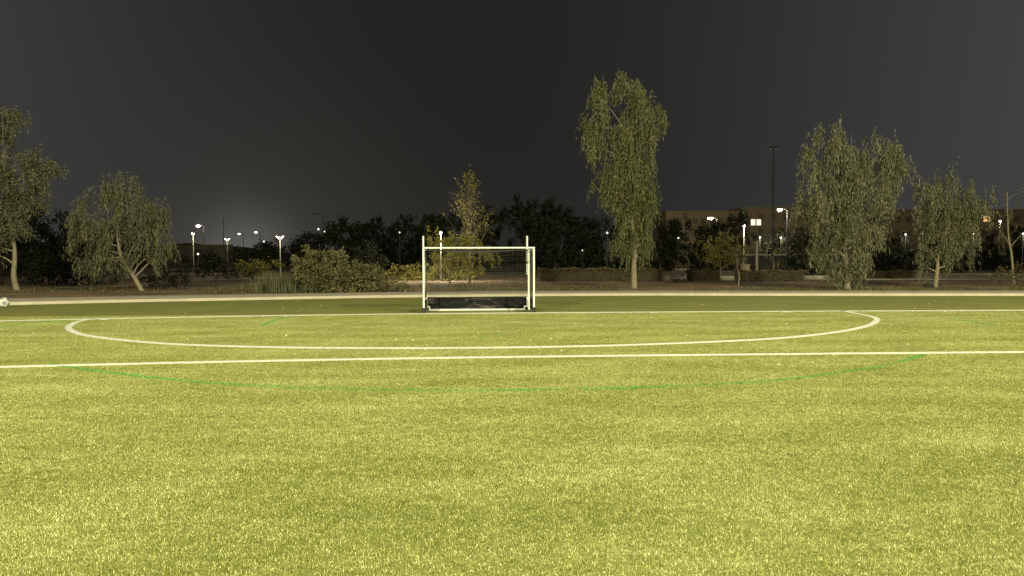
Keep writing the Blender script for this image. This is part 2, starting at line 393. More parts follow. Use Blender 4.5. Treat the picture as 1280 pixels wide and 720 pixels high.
ribbon('green_tick_line', catmull([(-6.0, -.8), (-6.05, -2.4), (-5.95, -4.3)]), .10, 'short green tick line running from the goal line left of the goal', None, M['green_blade'], 4200, False, .3)
ribbon('green_spot_mark', catmull([(-.15, -7.7), (.15, -7.55), (.45, -7.4)]), .12, 'small green spot mark straight in front of the goal', None, M['green_blade'], 2600, False, .3)
ribbon('green_dash_mark', catmull([(5.7, -.55), (6.5, -.75), (7.4, -1.0)]), .16, 'faint green dash beside the goal line right of the goal', None, M['green_blade'], 2200, False, .4)
nl = 520
y_ = rng.uniform(-13.5, 8.0, nl); y_ = np.where(rng.uniform(0, 1, nl) < .6, rng.uniform(-11, -.5, nl), y_); x_ = rng.uniform(-14, 22, nl)
p_ = np.c_[x_, y_, np.full(nl, .028)]; d_ = np.c_[rng.normal(size=(nl, 2)), rng.uniform(0, .5, nl)]
tag(quads_mesh('fallen_leaves', leaf_quads(p_, d_, .05, .035, rng), M['litter'], None, rng.uniform(0, 1, nl)), 'scattered small pale fallen leaves lying on the turf', kind='stuff')

# ------------------------------------------------------------------ the goal
G = thing('hockey_goal', 'white field goal with dark net and black backboard', 'goal', (0, 0, 0))
WP = M['white_paint']; D0 = 1.1
for sx in (-1, 1):
    MB().box((sx*1.83, 0, 1.16), (.062, .07, 1.96)).build('front_post', WP, G, bevel=.008)
    MB().box((sx*1.83, -.01, .095), (.13, .16, .185)).build('foot', M['black_rubber'], G, bevel=.015)
    r = MB().box((sx*1.80-.05, D0, 1.085), (.065, .065, 2.11)).build('rear_post', WP, G, bevel=.006)
    MB().tube([(sx*1.80-.10, D0+.06, 1.25), (sx*1.80-.10, D0+.06, 2.60)], .032, 10).build('extension_pole', WP, r)
    MB().box((sx*1.80-.05-sx*.05, D0-.035, .30), (.05, .05, .36)).build('hinge_plate', WP, G, bevel=.004)
    MB().box((sx*1.83, D0/2, .045), (.06, D0-.28, .07)).build('ground_bar', WP, G, bevel=.005)
    MB().box((sx*1.815, D0/2, 2.10), (.05, D0-.12, .05)).build('top_bar', WP, G, bevel=.005)
    MB().box((sx*1.79, D0/2, .26), (.03, D0-.25, .36)).build('side_board', M['board'], G)
    k = MB().box((sx*1.70-.05, D0-.03, .155), (.15, .045, .045)).box((sx*1.645-.05, D0-.03, .095), (.045, .045, .075))
    k.build('corner_bracket', WP, G, bevel=.004)
MB().box((0, 0, 2.171), (3.722, .07, .052)).build('crossbar', WP, G, bevel=.008)
MB().box((-.05, D0-.03, .045), (3.34, .05, .06)).build('base_bar', WP, G, bevel=.005)
MB().box((0, D0+.005, 2.10), (3.52, .04, .04)).build('rear_top_bar', M['black_rubber'], G)
# backboard: a sheet with soft dents
nx, nz = 60, 10; mb = MB(); v = []
for side in (0, 1):
    for j in range(nz+1):
        for i in range(nx+1):
            x = -1.755+3.51*i/nx; z = .04+.44*j/nz
            dent = .012*math.sin(x*7+z*9)*math.sin(z*14+x*2)+(.02*math.sin(x*11+z*26) if x > .3 and z < .28 else 0)
            v.append((x, D0+.045+dent+(.03 if side else 0), z))
K = (nx+1)*(nz+1); f = []
for j in range(nz):
    for i in range(nx):
        a = j*(nx+1)+i; f += [(a, a+1, a+nx+2, a+nx+1), (K+a+nx+1, K+a+nx+2, K+a+1, K+a)]
for i in range(nx):
    a = nz*(nx+1)+i; f += [(a, a+1, K+a+1, K+a), (K+i, K+i+1, i+1, i)]
mb.add(v, f).build('backboard', M['board'], G, smooth=True)
# net: crossed cords over back, roof and sides
mb = MB(); CS = .085; cr = .0042
def cord(p0, p1, sag):
    k = 7; pts = []
    for t in np.linspace(0, 1, k):
        p = np.array(p0)*(1-t)+np.array(p1)*t+np.array(sag)*math.sin(math.pi*t); pts.append(p)
    mb.tube(pts, cr, 3, False)
ZB = .48; ZT = 2.12; YB = D0+.02
for i in range(1, int(3.56/CS)):
    x = -1.78+i*CS; bul = .05*math.sin(math.pi*i*CS/3.56)
    cord((x, YB, ZB), (x, YB, ZT), (0.01*math.sin(i*.7), bul, 0)); cord((x, .04, ZT), (x, YB, ZT), (0, 0, -.09*math.sin(math.pi*i*CS/3.56)))
for j in range(0, int((ZT-ZB)/CS)+1):
    z = ZB+j*CS; bul = .05*math.sin(math.pi*(z-ZB)/(ZT-ZB))
    cord((-1.78, YB, z), (1.78, YB, z), (0, bul, -.01))
    for s in (-1, 1): cord((s*1.80, .04, z), (s*1.80, YB, z), (-s*.03, 0, -.01))
for j in range(1, int(YB/CS)):
    cord((-1.78, j*CS, ZT), (1.78, j*CS, ZT), (0, 0, -.09*math.sin(math.pi*j*CS/YB)))
    for s in (-1, 1): cord((s*1.80, j*CS, ZB), (s*1.80, j*CS, ZT), (-s*.03*math.sin(math.pi*j*CS/YB), 0, 0))
mb.build('net', M['net'], G)

# ball at the left edge
import bmesh
bp = on_ground(3.5, 28.0); RB = .2
ball = thing('ball', 'white and grey ball lying on the turf near the path', 'ball', (bp[0], bp[1], .0))
bm = bmesh.new(); bmesh.ops.create_icosphere(bm, subdivisions=4, radius=RB)
ico = bmesh.new(); bmesh.ops.create_icosphere(ico, subdivisions=1, radius=1); pv = [v.co.normalized() for v in ico.verts]; ico.free()
rot = Matrix.Rotation(.6, 3, 'X') @ Matrix.Rotation(.4, 3, 'Z')
pv = [rot @ p for p in pv]
for fc in bm.faces:
    c = fc.calc_center_median().normalized(); fc.material_index = 1 if max(c.dot(p) for p in pv) > .93 else 0; fc.smooth = True
for v in bm.verts: v.co.z += RB
me = bpy.data.meshes.new('cover'); bm.to_mesh(me); bm.free()
me.materials.append(simple('ball_white', (.75, .75, .72), .4, .05, 12)); me.materials.append(simple('ball_grey', (.30, .30, .32), .4, .1, 12))
o = bpy.data.objects.new('cover', me); COL.objects.link(o); o.parent = ball

# ------------------------------------------------------------------ trees and shrubs
def tree(name, label, cat, base_px, depth, trunk_px, lobes, lm, bm_, leaf_len, leaf_w, density, droop, trunk_r, seed, group=None, clumps=14, limb=True, base_depth=None):
    """trunk_px: pixels up the trunk (first = base); lobes: (cx, cy, rx, ry) in photo pixels, at the tree's depth"""
    r = np.random.default_rng(seed); s = depth/FPX
    b = on_ground(base_px, depth)
    T = thing(name, label, cat, b, group)
    tp = [at(x, y, depth) for x, y in trunk_px]; tp[0] = b+np.array([0, 0, -.1])
    for i in range(1, len(tp)): tp[i][1] += r.normal(0, .08)
    mb = MB(); k = len(tp)
    fine = catmull(tp, 5); kk = len(fine)
    mb.tube(fine, [trunk_r*(1.25 if i == 0 else 1)*(1-.72*i/(kk-1)) for i in range(kk)], 9)
    V = []; TN = []
    for (cx_, cy_, rx, ry) in lobes:
        c = at(cx_, cy_, depth); c[1] += r.normal(-.2*rx*s, .25*rx*s); a, h = rx*s, ry*s
        if limb:
            j = int(np.argmin([np.linalg.norm(p-(c-np.array([0, 0, h*.8]))) for p in fine])); p0 = fine[j]
            md = (p0+c)/2+np.array([0, 0, .05*h])+r.normal(0, .06*a, 3)
            br = catmull([p0, md, c], 4); r0 = trunk_r*(1-.72*j/(kk-1))*.55
            mb.tube(br, [r0*(1-.75*i/(len(br)-1)) for i in range(len(br))], 6)
        area = a*h*math.pi; nc = max(4, int(clumps*(.55 if droop > .5 else 1)*max(1, area/2.2)))
        u = unit(r.normal(size=(nc, 3))); rad = r.uniform(.15, 1, (nc, 1))**.5
        cc = c+u*rad*np.array([a, a*.8, h])*(1+.12*r.normal(size=(nc, 1)))
        if limb:
            for q in cc[::3]:
                e = q+np.array([0, 0, .1]); mdp = (c+e)/2+r.normal(0, .05*a, 3)+np.array([0, 0, .06*h])
                mb.tube([c+r.normal(0, .12*a, 3), mdp, e], [trunk_r*.16, trunk_r*.10, trunk_r*.04], 4, False)
        n = int(area*density); per = 12; ns = max(4, n//per)
        ci = r.integers(0, nc, ns); cl = r.normal(0, .5, nc)     # clump tone
        sg = .44*math.sqrt(area/nc)
        hang = droop > .6
        st = cc[ci]+r.normal(0, 1, (ns, 3))*(np.array([sg*.44, sg*.44, sg*1.2]) if hang else np.array([sg*.8, sg*.8, sg*.7]))
        outd = unit(st-c+r.normal(0, .3*a, (ns, 3))); outd[:, 2] = np.abs(outd[:, 2])*.3
        Ls = droop*r.uniform(.5, 1.4, ns)
        upw = (r.uniform(0, 1, ns) < .06) & (st[:, 2] > c[2]+h*.3)      # a few tips point up and out of the crown
        st[:, 2] += Ls*.35
        t = np.linspace(.05, 1, per)[None, :, None]
        P = st[:, None, :]+outd[:, None, :]*Ls[:, None, None]*.45*t+np.array([0, 0, -1])*Ls[:, None, None]*np.where(upw, -.55, 1.0)[:, None, None]*t**1.5
        P = P+r.normal(0, leaf_len*(.20 if hang else .28), P.shape)
        dd = outd[:, None, :]*.5*(1-t)+np.array([0, 0, -1.0])*(.25+.9*t)*min(1.6, droop*1.6)+r.normal(0, .24 if hang else .48, P.shape)
        P = P.reshape(-1, 3); dd = dd.reshape(-1, 3); keep = P[:, 2] > .12
        P = P[keep]; dd = dd[keep]
        V.append(leaf_quads(P, dd, leaf_len, leaf_w, r))
        TN.append((.5+.22*np.repeat(cl[ci], per)[keep]+.13*r.normal(size=len(P))))
    mb.build('trunk', bm_, T, smooth=True)
    c = quads_mesh('crown', np.concatenate(V), lm, T, np.concatenate(TN), b); c['kind'] = 'stuff'
    return T
GW = 'weeping trees standing along the path behind the pitch'
tree('weeping_tree', 'tall round-leaved tree with a pale leaning trunk, cut by the left picture edge', 'tree', 21, 43.5, [(21, 366), (17, 345), (17, 320), (14, 290), (8, 250), (4, 200)],
     [(6, 140, 18, 18), (22, 150, 8, 12), (-14, 165, 16, 20), (10, 198, 22, 18), (35, 205, 16, 18), (68, 212, 14, 14), (55, 228, 16, 16), (20, 230, 24, 20), (-12, 225, 22, 24), (45, 252, 18, 16), (15, 260, 22, 18), (28, 282, 16, 16), (-10, 265, 20, 20), (5, 292, 16, 14), (-5, 318, 14, 16), (-20, 300, 16, 20)], M['leaf_olive'], M['bark'], .21, .060, 480, .55, .17, 11, GW)
tree('weeping_tree', 'grey green weeping tree on a slanting trunk, left of the street lamps', 'tree', 178, 43, [(178, 365), (168, 347), (157, 332), (150, 318), (146, 290), (152, 260)],
     [(155, 235, 14, 15), (145, 255, 16, 20), (165, 262, 18, 24), (190, 265, 12, 18), (203, 285, 12, 22), (180, 293, 20, 24), (150, 293, 20, 24), (100, 265, 12, 17), (95, 280, 10, 14), (108, 298, 14, 24), (125, 313, 16, 18), (112, 326, 12, 10), (145, 326, 14, 10), (185, 323, 18, 10), (208, 310, 9, 12), (140, 278, 14, 18)], M['leaf_grey'], M['bark'], .23, .044, 520, .85, .14, 12, GW)
tree('weeping_tree', 'very tall narrow weeping tree just right of the goal', 'tree', 793, 45.5, [(794, 361), (793, 335), (792, 305), (789, 265), (787, 220), (787, 170)],
     [(746, 117, 13, 20), (738, 148, 15, 24), (742, 183, 14, 22), (788, 110, 14, 22), (796, 138, 18, 24), (784, 168, 20, 26), (824, 149, 9, 14), (815, 173, 9, 18), (795, 203, 22, 28), (765, 208, 14, 20), (800, 243, 22, 26), (775, 243, 22, 24), (812, 260, 13, 18), (790, 278, 20, 22), (795, 302, 14, 18), (772, 302, 9, 14), (805, 298, 10, 16), (784, 225, 18, 24), (786, 190, 16, 24), (790, 262, 16, 24), (797, 320, 10, 10), (788, 316, 8, 9), (748, 240, 11, 14)], M['leaf_green'], M['bark'], .23, .044, 560, .9, .19, 13, GW)
tree('weeping_tree', 'broad weeping tree whose branches nearly sweep the ground, right of the floodlight mast', 'tree', 1060, 42, [(1061, 362), (1060, 340), (1056, 310), (1058, 280), (1062, 250)],
     [(1028, 193, 20, 19), (1046, 185, 13, 16), (1012, 191, 8, 12), (1030, 218, 19, 20), (1096, 193, 14, 20), (1118, 203, 17, 16), (1108, 220, 18, 26), (1077, 213, 16, 20), (1085, 240, 22, 30), (1055, 235, 22, 30), (1025, 250, 24, 24), (1008, 268, 18, 18), (1050, 285, 24, 28), (1080, 290, 16, 28), (1035, 308, 16, 26), (1062, 322, 18, 24), (1046, 343, 13, 12), (1100, 268, 11, 20), (1068, 342, 10, 10), (1062, 221, 14, 20), (1066, 240, 20, 26), (1050, 262, 20, 24)], M['leaf_grey'], M['bark'], .24, .046, 540, 1.0, .17, 14, GW)
tree('weeping_tree', 'medium weeping tree with a forked pale trunk, near the right edge', 'tree', 1169, 45.5, [(1169, 358), (1170, 340), (1172, 322), (1180, 300), (1190, 265)],
     [(1160, 238, 15, 15), (1182, 234, 16, 13), (1165, 262, 18, 18), (1205, 250, 18, 13), (1228, 258, 12, 11), (1218, 262, 14, 14), (1190, 262, 20, 22), (1160, 283, 14, 20), (1205, 285, 16, 18), (1180, 298, 18, 18), (1160, 316, 11, 14), (1196, 313, 14, 14), (1158, 333, 9, 7), (1188, 330, 10, 7)], M['leaf_grey'], M['bark'], .23, .044, 520, .85, .14, 15, GW)
tree('thin_tree', 'thin sparse tree with a bare stem at the right picture edge', 'tree', 1268, 48.5, [(1267, 354), (1264, 320), (1261, 290), (1260, 240)],
     [(1262, 262, 20, 28), (1276, 240, 16, 18), (1252, 290, 12, 24), (1280, 285, 12, 26)], M['leaf_brown'], M['bark'], .16, .04, 34, .7, .09, 16)

# wispy tree behind the goal: branches first, few leaves
def wispy(name, label, base_px, depth, top, nbr, lm, bm_, seed, spread, nleaf, base_y=350, lo=.25, trunk_r=.1, asc=1.5, leaf_len=.15):
    r = np.random.default_rng(seed); b = on_ground(base_px, depth); T = thing(name, label, 'tree', b)
    tip = at(top[0], top[1], depth); H = tip[2]; mb = MB()
    tr = [b+np.array([0, 0, -.1])]+[b*(1-t)+tip*t+np.array([*r.normal(0, .06, 2), 0]) for t in (.25, .5, .75, 1)]
    tr = catmull(tr, 5); kk = len(tr); mb.tube(tr, [trunk_r*(1-.9*i/(kk-1)) for i in range(kk)], 7)
    P = []; 
    for i in range(nbr):
        t = lo+(1-lo)*(i+r.uniform())/nbr*.97; p0 = tr[int(t*(kk-1))]; a = r.uniform(0, 2*math.pi)
        Lb = spread*(1.08-t)*r.uniform(.6, 1.25)+.25
        d = unit(np.array([math.cos(a), math.sin(a), asc*r.uniform(.6, 1.3)])); e = p0+d*Lb; md = p0+d*Lb*.5+np.array([0, 0, -.06*Lb])
        rb = trunk_r*.36*(1.1-t); mb.tube([p0, md, e], [rb, rb*.6, rb*.15], 4, False); P.append((p0, e))
        for _ in range(4):
            q = p0+(e-p0)*r.uniform(.3, .95); d2 = unit(d+r.normal(0, .55, 3)); e2 = q+d2*Lb*r.uniform(.25, .5)
            mb.tube([q, (q+e2)/2+r.normal(0, .02, 3), e2], [rb*.4, rb*.25, rb*.1], 3, False); P.append((q, e2))
            for _ in range(2):
                q3 = q+(e2-q)*r.uniform(.4, 1); e3 = q3+unit(d2+r.normal(0, .7, 3))*Lb*.2; mb.tube([q3, e3], [rb*.18, rb*.08], 3, False); P.append((q3, e3))
    mb.build('trunk', bm_, T, smooth=True)
    ii = r.integers(0, len(P), nleaf); A = np.array([p[0] for p in P])[ii]; B = np.array([p[1] for p in P])[ii]
    pos = A+(B-A)*r.uniform(.3, 1.05, (nleaf, 1))+r.normal(0, .05, (nleaf, 3))
    c = quads_mesh('crown', leaf_quads(pos, r.normal(0, 1, (nleaf, 3))+np.array([0, 0, -.3]), leaf_len, leaf_len*.4, r), lm, T, r.uniform(0, 1, nleaf), b); c['kind'] = 'stuff'
    return T
wispy('sparse_tree', 'half-bare brownish tree with thin upright twigs, behind the goal', 587, 58, (586, 217), 52, M['leaf_yellow'], M['bark_red'], 21, 3.1, 1500, trunk_r=.10, lo=.2, asc=2.1)
tree('yellow_tree', 'small yellow green leafy tree behind the left half of the goal', 'tree', 562, 56, [(562, 353), (562, 335), (560, 315)],
     [(572, 305, 24, 18), (552, 312, 20, 18), (592, 312, 24, 20), (565, 330, 24, 12), (614, 322, 14, 14), (540, 296, 10, 12), (584, 336, 26, 9)], M['leaf_yellow'], M['bark_red'], .19, .07, 170, .4, .09, 22)
tree('garden_tree', 'small spreading green tree left of the park lamp, behind the clipped hedge', 'tree', 901, 63, [(901, 350), (901, 330), (899, 315)],
     [(884, 308, 18, 12), (906, 302, 18, 12), (898, 318, 26, 12), (922, 312, 10, 12), (886, 328, 12, 8), (914, 328, 12, 10)], M['leaf_yellow'], M['bark'], .18, .06, 150, .35, .08, 23)  # brighter, yellower leaf colour stands in for lamp light on this crown
wispy('garden_tree', 'thin young tree with reddish leaves, in front of the park lamp', 923, 49, (922, 306), 20, M['leaf_brown'], M['bark'], 24, 1.3, 420, trunk_r=.05, lo=.42, asc=.9, leaf_len=.12)
tree('garden_tree', 'little sapling with bright leaves against the dark boundary wall', 'tree', 967, 74, [(967, 342), (967, 330), (966, 320)],
     [(966, 318, 9, 5), (968, 330, 5, 8)], M['leaf_yellow'], M['bark'], .2, .09, 60, .3, .04, 25)

def shrub(name, label, cat, px, depth, lobes, lm, ll, lw, dens, seed, group=None, droop=.3):
    """no single trunk: stems fanning from the foot, leafy lobes"""
    r = np.random.default_rng(seed); s = depth/FPX; b = on_ground(px, depth); T = thing(name, label, cat, b, group); mb = MB(); V = []; TN = []
    for (cx_, cy_, rx, ry) in lobes:
        c = at(cx_, cy_, depth); c[1] += r.normal(0, .15*rx*s); a, h = rx*s, ry*s
        for _ in range(4):
            e = c+r.normal(0, .35, 3)*np.array([a, a, h]); f0 = np.array([b[0]*.3+c[0]*.7+r.normal(0, .1), b[1]*.3+c[1]*.7+r.normal(0, .1), -.05])
            mb.tube([f0, (f0+e)/2+r.normal(0, .06, 3), e], [.03, .022, .008], 4, False)
        area = a*h*math.pi; nc = max(6, int(16*max(.5, area))); u = unit(r.normal(size=(nc, 3)))
        cc = c+u*(r.uniform(.2, 1, (nc, 1))**.5)*np.array([a, a*.9, h]); n = int(area*dens); ci = r.integers(0, nc, n); cl = r.normal(0, .6, nc)
        sg = .42*math.sqrt(area/nc)
        P = cc[ci]+r.normal(0, sg, (n, 3)); k = P[:, 2] > .04; P = P[k]
        d = unit(P-c)+r.normal(0, .6, P.shape)+np.array([0, 0, .3-droop])
        V.append(leaf_quads(P, d, ll, lw, r)); TN.append(.5+.17*cl[ci][k]+.2*r.normal(size=len(P)))
    mb.build('stems', M['bark_dark'], T)['kind'] = 'stuff'
    c = quads_mesh('foliage', np.concatenate(V), lm, T, np.concatenate(TN), b); c['kind'] = 'stuff'; return T
shrub('large_shrub', 'large grey green bushy shrub by the path, left of the goal', 'shrub', 430, 41,
      [(392, 336, 26, 26), (398, 350, 28, 18), (430, 345, 26, 22), (455, 350, 24, 18), (480, 356, 22, 12), (420, 328, 14, 12), (445, 360, 40, 9), (500, 362, 14, 7)], M['leaf_bush'], .18, .075, 760, 31)
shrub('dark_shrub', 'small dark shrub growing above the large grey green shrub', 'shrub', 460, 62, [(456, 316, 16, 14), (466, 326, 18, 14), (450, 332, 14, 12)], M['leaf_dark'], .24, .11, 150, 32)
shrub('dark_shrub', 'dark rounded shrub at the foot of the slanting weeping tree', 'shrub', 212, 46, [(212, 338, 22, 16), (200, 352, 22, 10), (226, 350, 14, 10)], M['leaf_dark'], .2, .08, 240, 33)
shrub('yellow_bush', 'yellow lit bush behind the slender lamp post, left of the tall grass', 'bush', 325, 66, [(312, 333, 18, 8), (338, 330, 18, 6), (322, 340, 24, 6)], M['leaf_yellow'], .24, .09, 150, 34)
shrub('yellow_hedge', 'long low yellow green hedge lit by the lamp behind the goal', 'hedge', 530, 64, [(500, 342, 20, 10), (525, 340, 22, 12), (552, 342, 22, 11), (576, 346, 20, 9), (540, 348, 50, 8)], M['leaf_yellow'], .2, .07, 260, 35)
shrub('dry_bush', 'low brownish shrub around the stem of the thin tree at the right edge', 'bush', 1262, 47.5, [(1262, 343, 22, 9), (1278, 340, 14, 12), (1246, 348, 12, 6)], M['leaf_brown'], .17, .06, 150, 36)
shrub('young_plant', 'small pale broad-leaved plant in the dark border, between the two left trees', 'plant', 110, 44, [(106, 357, 6, 4), (114, 356, 5, 4)], M['leaf_olive'], .3, .12, 90, 37)
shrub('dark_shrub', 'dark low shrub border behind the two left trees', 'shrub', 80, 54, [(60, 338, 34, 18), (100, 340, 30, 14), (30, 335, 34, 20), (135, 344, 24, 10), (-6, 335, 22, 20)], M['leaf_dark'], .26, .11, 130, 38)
shrub('dark_shrub', 'small dark rounded bush at the end of the first clipped hedge', 'shrub', 846, 57, [(846, 348, 11, 6)], M['leaf_hedge'], .16, .07, 240, 39)
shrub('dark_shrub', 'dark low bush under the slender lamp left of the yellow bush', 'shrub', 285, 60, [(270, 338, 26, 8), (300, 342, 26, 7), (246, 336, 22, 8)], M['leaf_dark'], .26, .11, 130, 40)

# clipped hedges: dense boxes of leaves
def hedge(label, x0, x1, depth, ytop, seed, thick=1.1, name='clipped_hedge'):
    r = np.random.default_rng(seed); a = on_ground(x0, depth); b = on_ground(x1, depth); Lh = np.linalg.norm(b-a); h = at(x0, ytop, depth)[2]
    ang = math.atan2(b[1]-a[1], b[0]-a[0]); T = thing(name, label, 'hedge', (a+b)/2, 'clipped hedges along the paved walk')
    n = int(Lh*(2*h+thick)*330); f = r.uniform(0, 1, n); w = r.integers(0, 10, n)
    u = r.uniform(-Lh/2, Lh/2, n); v = r.uniform(-thick/2, thick/2, n); z = r.uniform(.03, h, n)
    v = np.where(w < 4, -thick/2+np.abs(r.normal(0, .07, n)), v); z = np.where((w >= 4) & (w < 8), h-np.abs(r.normal(0, .06, n)), z)
    z += .05*np.sin(u*2.3+1)+.03*np.sin(u*5.1)
    P = np.stack([u*math.cos(ang)-v*math.sin(ang), u*math.sin(ang)+v*math.cos(ang), z], 1)
    cl = np.sin(u*3.3)*np.sin(z*6+u)*.15
    MB().box(((a[0]+b[0])/2, (a[1]+b[1])/2, h*.4), (Lh*.96, thick*.6, h*.72), rz=ang).build('stems', M['bark_dark'], T)
    c = quads_mesh('foliage', leaf_quads(P, r.normal(0, 1, P.shape)+np.array([0, -.3, .3]), .11, .06, r), M['leaf_hedge'], T, .5+cl+.2*r.normal(size=n)); c['kind'] = 'stuff'
hedge('long clipped hedge running from the goal to just past the very tall tree', 672, 829, 60, 336, 51)
hedge('short square clipped hedge in front of the small spreading tree', 859, 899, 60, 338, 52)
hedge('long brown clipped hedge behind the thin reddish young tree', 918, 1003, 59, 339, 53)
hedge('dim clipped hedge behind the broad weeping tree', 1030, 1140, 66, 339, 54)

# tall grass and ground growth
def tuft(name, label, px, depth, n, spread, h, lm, seed, kind=None, wid=.03):
    r = np.random.default_rng(seed); b = on_ground(px, depth); o_ = r.normal(0, spread, (n, 2))
    Q = []
    for k in range(3):
        t0, t1 = k/3, (k+1)/3
        if k == 0:
            a = r.uniform(0, 2*math.pi, n); ln = np.abs(r.normal(0, .3, n))+.06; hh = h*r.uniform(.45, 1.15, n); sd = np.stack([np.cos(a+1.6), np.sin(a+1.6), 0*a], 1)
        def pt(t): return np.stack([o_[:, 0]+np.cos(a)*hh*ln*t**1.8, o_[:, 1]+np.sin(a)*hh*ln*t**1.8, hh*t*(1-.25*ln*t)], 1)
        w0, w1 = wid*(1-t0*.8)/2, wid*(1-t1*.95)/2
        Q.append(np.stack([pt(t0)-sd*w0, pt(t0)+sd*w0, pt(t1)+sd*w1, pt(t1)-sd*w1], 1))
    tn = r.uniform(0, 1, n)
    o = quads_mesh(name, np.concatenate(Q), lm, None, np.tile(tn, 3)); o.location = b
    return tag(o, label, 'grass clump' if kind is None else None, None, kind)
tuft('tall_grass_clump', 'clump of tall arching grass beside the path, below the slender lamp', 350, 41, 1100, .60, 1.15, M['leaf_olive'], 61)
r = np.random.default_rng(62); n = 5200
px = r.uniform(-40, 1320, n); dp = 39.8+np.abs(r.normal(0, 5, n))
dens = .5+.5*np.sin(px*.013+1.3)*np.cos(px*.031)+.25*np.sin(dp*1.1+px*.01)
k = (r.uniform(0, 1, n) < dens) & (dp < 58); px, dp = px[k], dp[k]; n = len(px)
base_ = np.array([on_ground(a, d) for a, d in zip(px, dp)])
edge = np.interp(base_[:, 0], [p[0] for p in phi], [p[1] for p in phi]); k = base_[:, 1] > edge+.15; base_ = base_[k]; n = len(base_)
q = [];
for _ in range(5):
    p = base_+np.c_[r.normal(0, .12, (n, 2)), np.zeros(n)]; d = np.c_[r.normal(0, .6, (n, 2)), np.ones(n)]
    q.append(leaf_quads(p, d, .16, .03, r))
tag(quads_mesh('dry_grass', np.concatenate(q), M['grass_dry'], None, np.tile(r.uniform(0, 1, n), 5)), 'short dry grass growing in patches on the sandy strip behind the path', kind='stuff')
rk = on_ground(1161, 45.2); T = MB(); 
rr = np.random.default_rng(5); bm = bmesh.new(); bmesh.ops.create_icosphere(bm, subdivisions=2, radius=.24)
for v in bm.verts: v.co *= rr.uniform(.8, 1.15); v.co.z = v.co.z*.7+.12; v.co.x *= 1.3
me = bpy.data.meshes.new('boulder'); bm.to_mesh(me); bm.free(); me.materials.append(simple('dark_stone', (.03, .03, .028), .9, .3, 8))
o = bpy.data.objects.new('boulder', me); COL.objects.link(o); o.location = rk; tag(o, 'small dark boulder at the foot of the forked weeping tree', 'boulder')

# dark background trees
GB = 'dark trees beyond the park lawn'
BT = [  # label, base px, depth, lobes
 ('low dark tree right of the slender twin lamp, under the tall street light', 392, 108, [(392, 306, 24, 16), (375, 312, 18, 14)]),
 ('dark bushy tree rising right of the tall unlit street light', 428, 104, [(428, 294, 26, 18), (440, 310, 26, 16)]),
 ('dark round tree above the small dark shrub', 468, 108, [(466, 290, 28, 18), (470, 310, 28, 16)]),
 ('dark round tree with a small lamp shining from its middle', 508, 106, [(506, 290, 26, 18), (512, 310, 28, 16)]),
 ('dark tree behind the left goal post', 545, 104, [(545, 280, 26, 18), (540, 306, 28, 20)]),
 ('dark tree directly behind the half-bare tree', 600, 106, [(600, 276, 30, 18), (602, 306, 32, 22)]),
 ('dark broad tree over the right goal post', 652, 100, [(650, 272, 34, 22), (660, 304, 34, 24)]),
 ('dark tall round tree between the goal and the very tall tree', 694, 98, [(692, 270, 32, 22), (702, 302, 34, 26)]),
 ('dark tree left of the very tall narrow tree, with small lights in it', 738, 102, [(738, 288, 26, 18), (742, 312, 30, 18)]),
 ('dark tree behind the trunk of the very tall narrow tree', 790, 104, [(786, 290, 24, 18), (796, 312, 30, 18)]),
 ('dark tree at the left end of the tan building', 842, 108, [(842, 288, 24, 14), (846, 310, 26, 18)]),
 ('dark tree in front of the tan building, below its left wall light', 888, 112, [(892, 286, 24, 12), (886, 310, 26, 18)]),
 ('dark pointed tree in front of the step in the tan building', 922, 118, [(922, 272, 12, 12), (920, 296, 18, 18)]),
 ('dark tree under the lit windows', 962, 124, [(968, 298, 16, 12), (962, 312, 16, 8)]),
 ('dark leafy tree left of the broad weeping tree', 1000, 70, [(1000, 308, 20, 16), (1012, 326, 22, 16), (1000, 292, 14, 10)]),
 ('dark tree between the broad and the forked weeping trees', 1122, 86, [(1120, 308, 22, 16), (1130, 324, 24, 12), (1096, 318, 20, 14)]),
 ('dark tree behind the forked weeping tree', 1180, 90, [(1180, 306, 22, 14), (1186, 322, 22, 12)]),
 ('dark tree right of the forked weeping tree, beneath the orange lantern', 1226, 96, [(1226, 306, 16, 12), (1230, 318, 18, 8)]),
 ('dark tree behind the thin tree at the right edge', 1276, 92, [(1278, 300, 18, 18), (1274, 316, 18, 8)]),
 ('dark tree behind the tree cut by the left edge', 40, 88, [(36, 280, 36, 32), (30, 316, 40, 22)]),
 ('tall dark tree between the two left trees', 84, 92, [(84, 296, 26, 28), (86, 316, 30, 20)]),
 ('dark tree behind the slanting weeping tree', 160, 96, [(150, 300, 34, 24), (176, 316, 30, 14)]),
 ('low dark tree at the foot of the hill, between the two left lamp posts', 262, 108, [(262, 322, 14, 8), (300, 318, 18, 10)]),
 ('low dark tree between the twin lamps', 330, 110, [(322, 312, 18, 12), (350, 312, 16, 12)]),
]
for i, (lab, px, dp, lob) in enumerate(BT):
    tree('background_tree', lab, 'tree', px, dp, [(px, 342), (px, 330), (px+1, lob[0][1])], lob+[(px, 326, 26, 13)], M['leaf_dark'], M['bark_dark'],   .46, .22, 90, .5, .18, 100+i, GB, clumps=4)

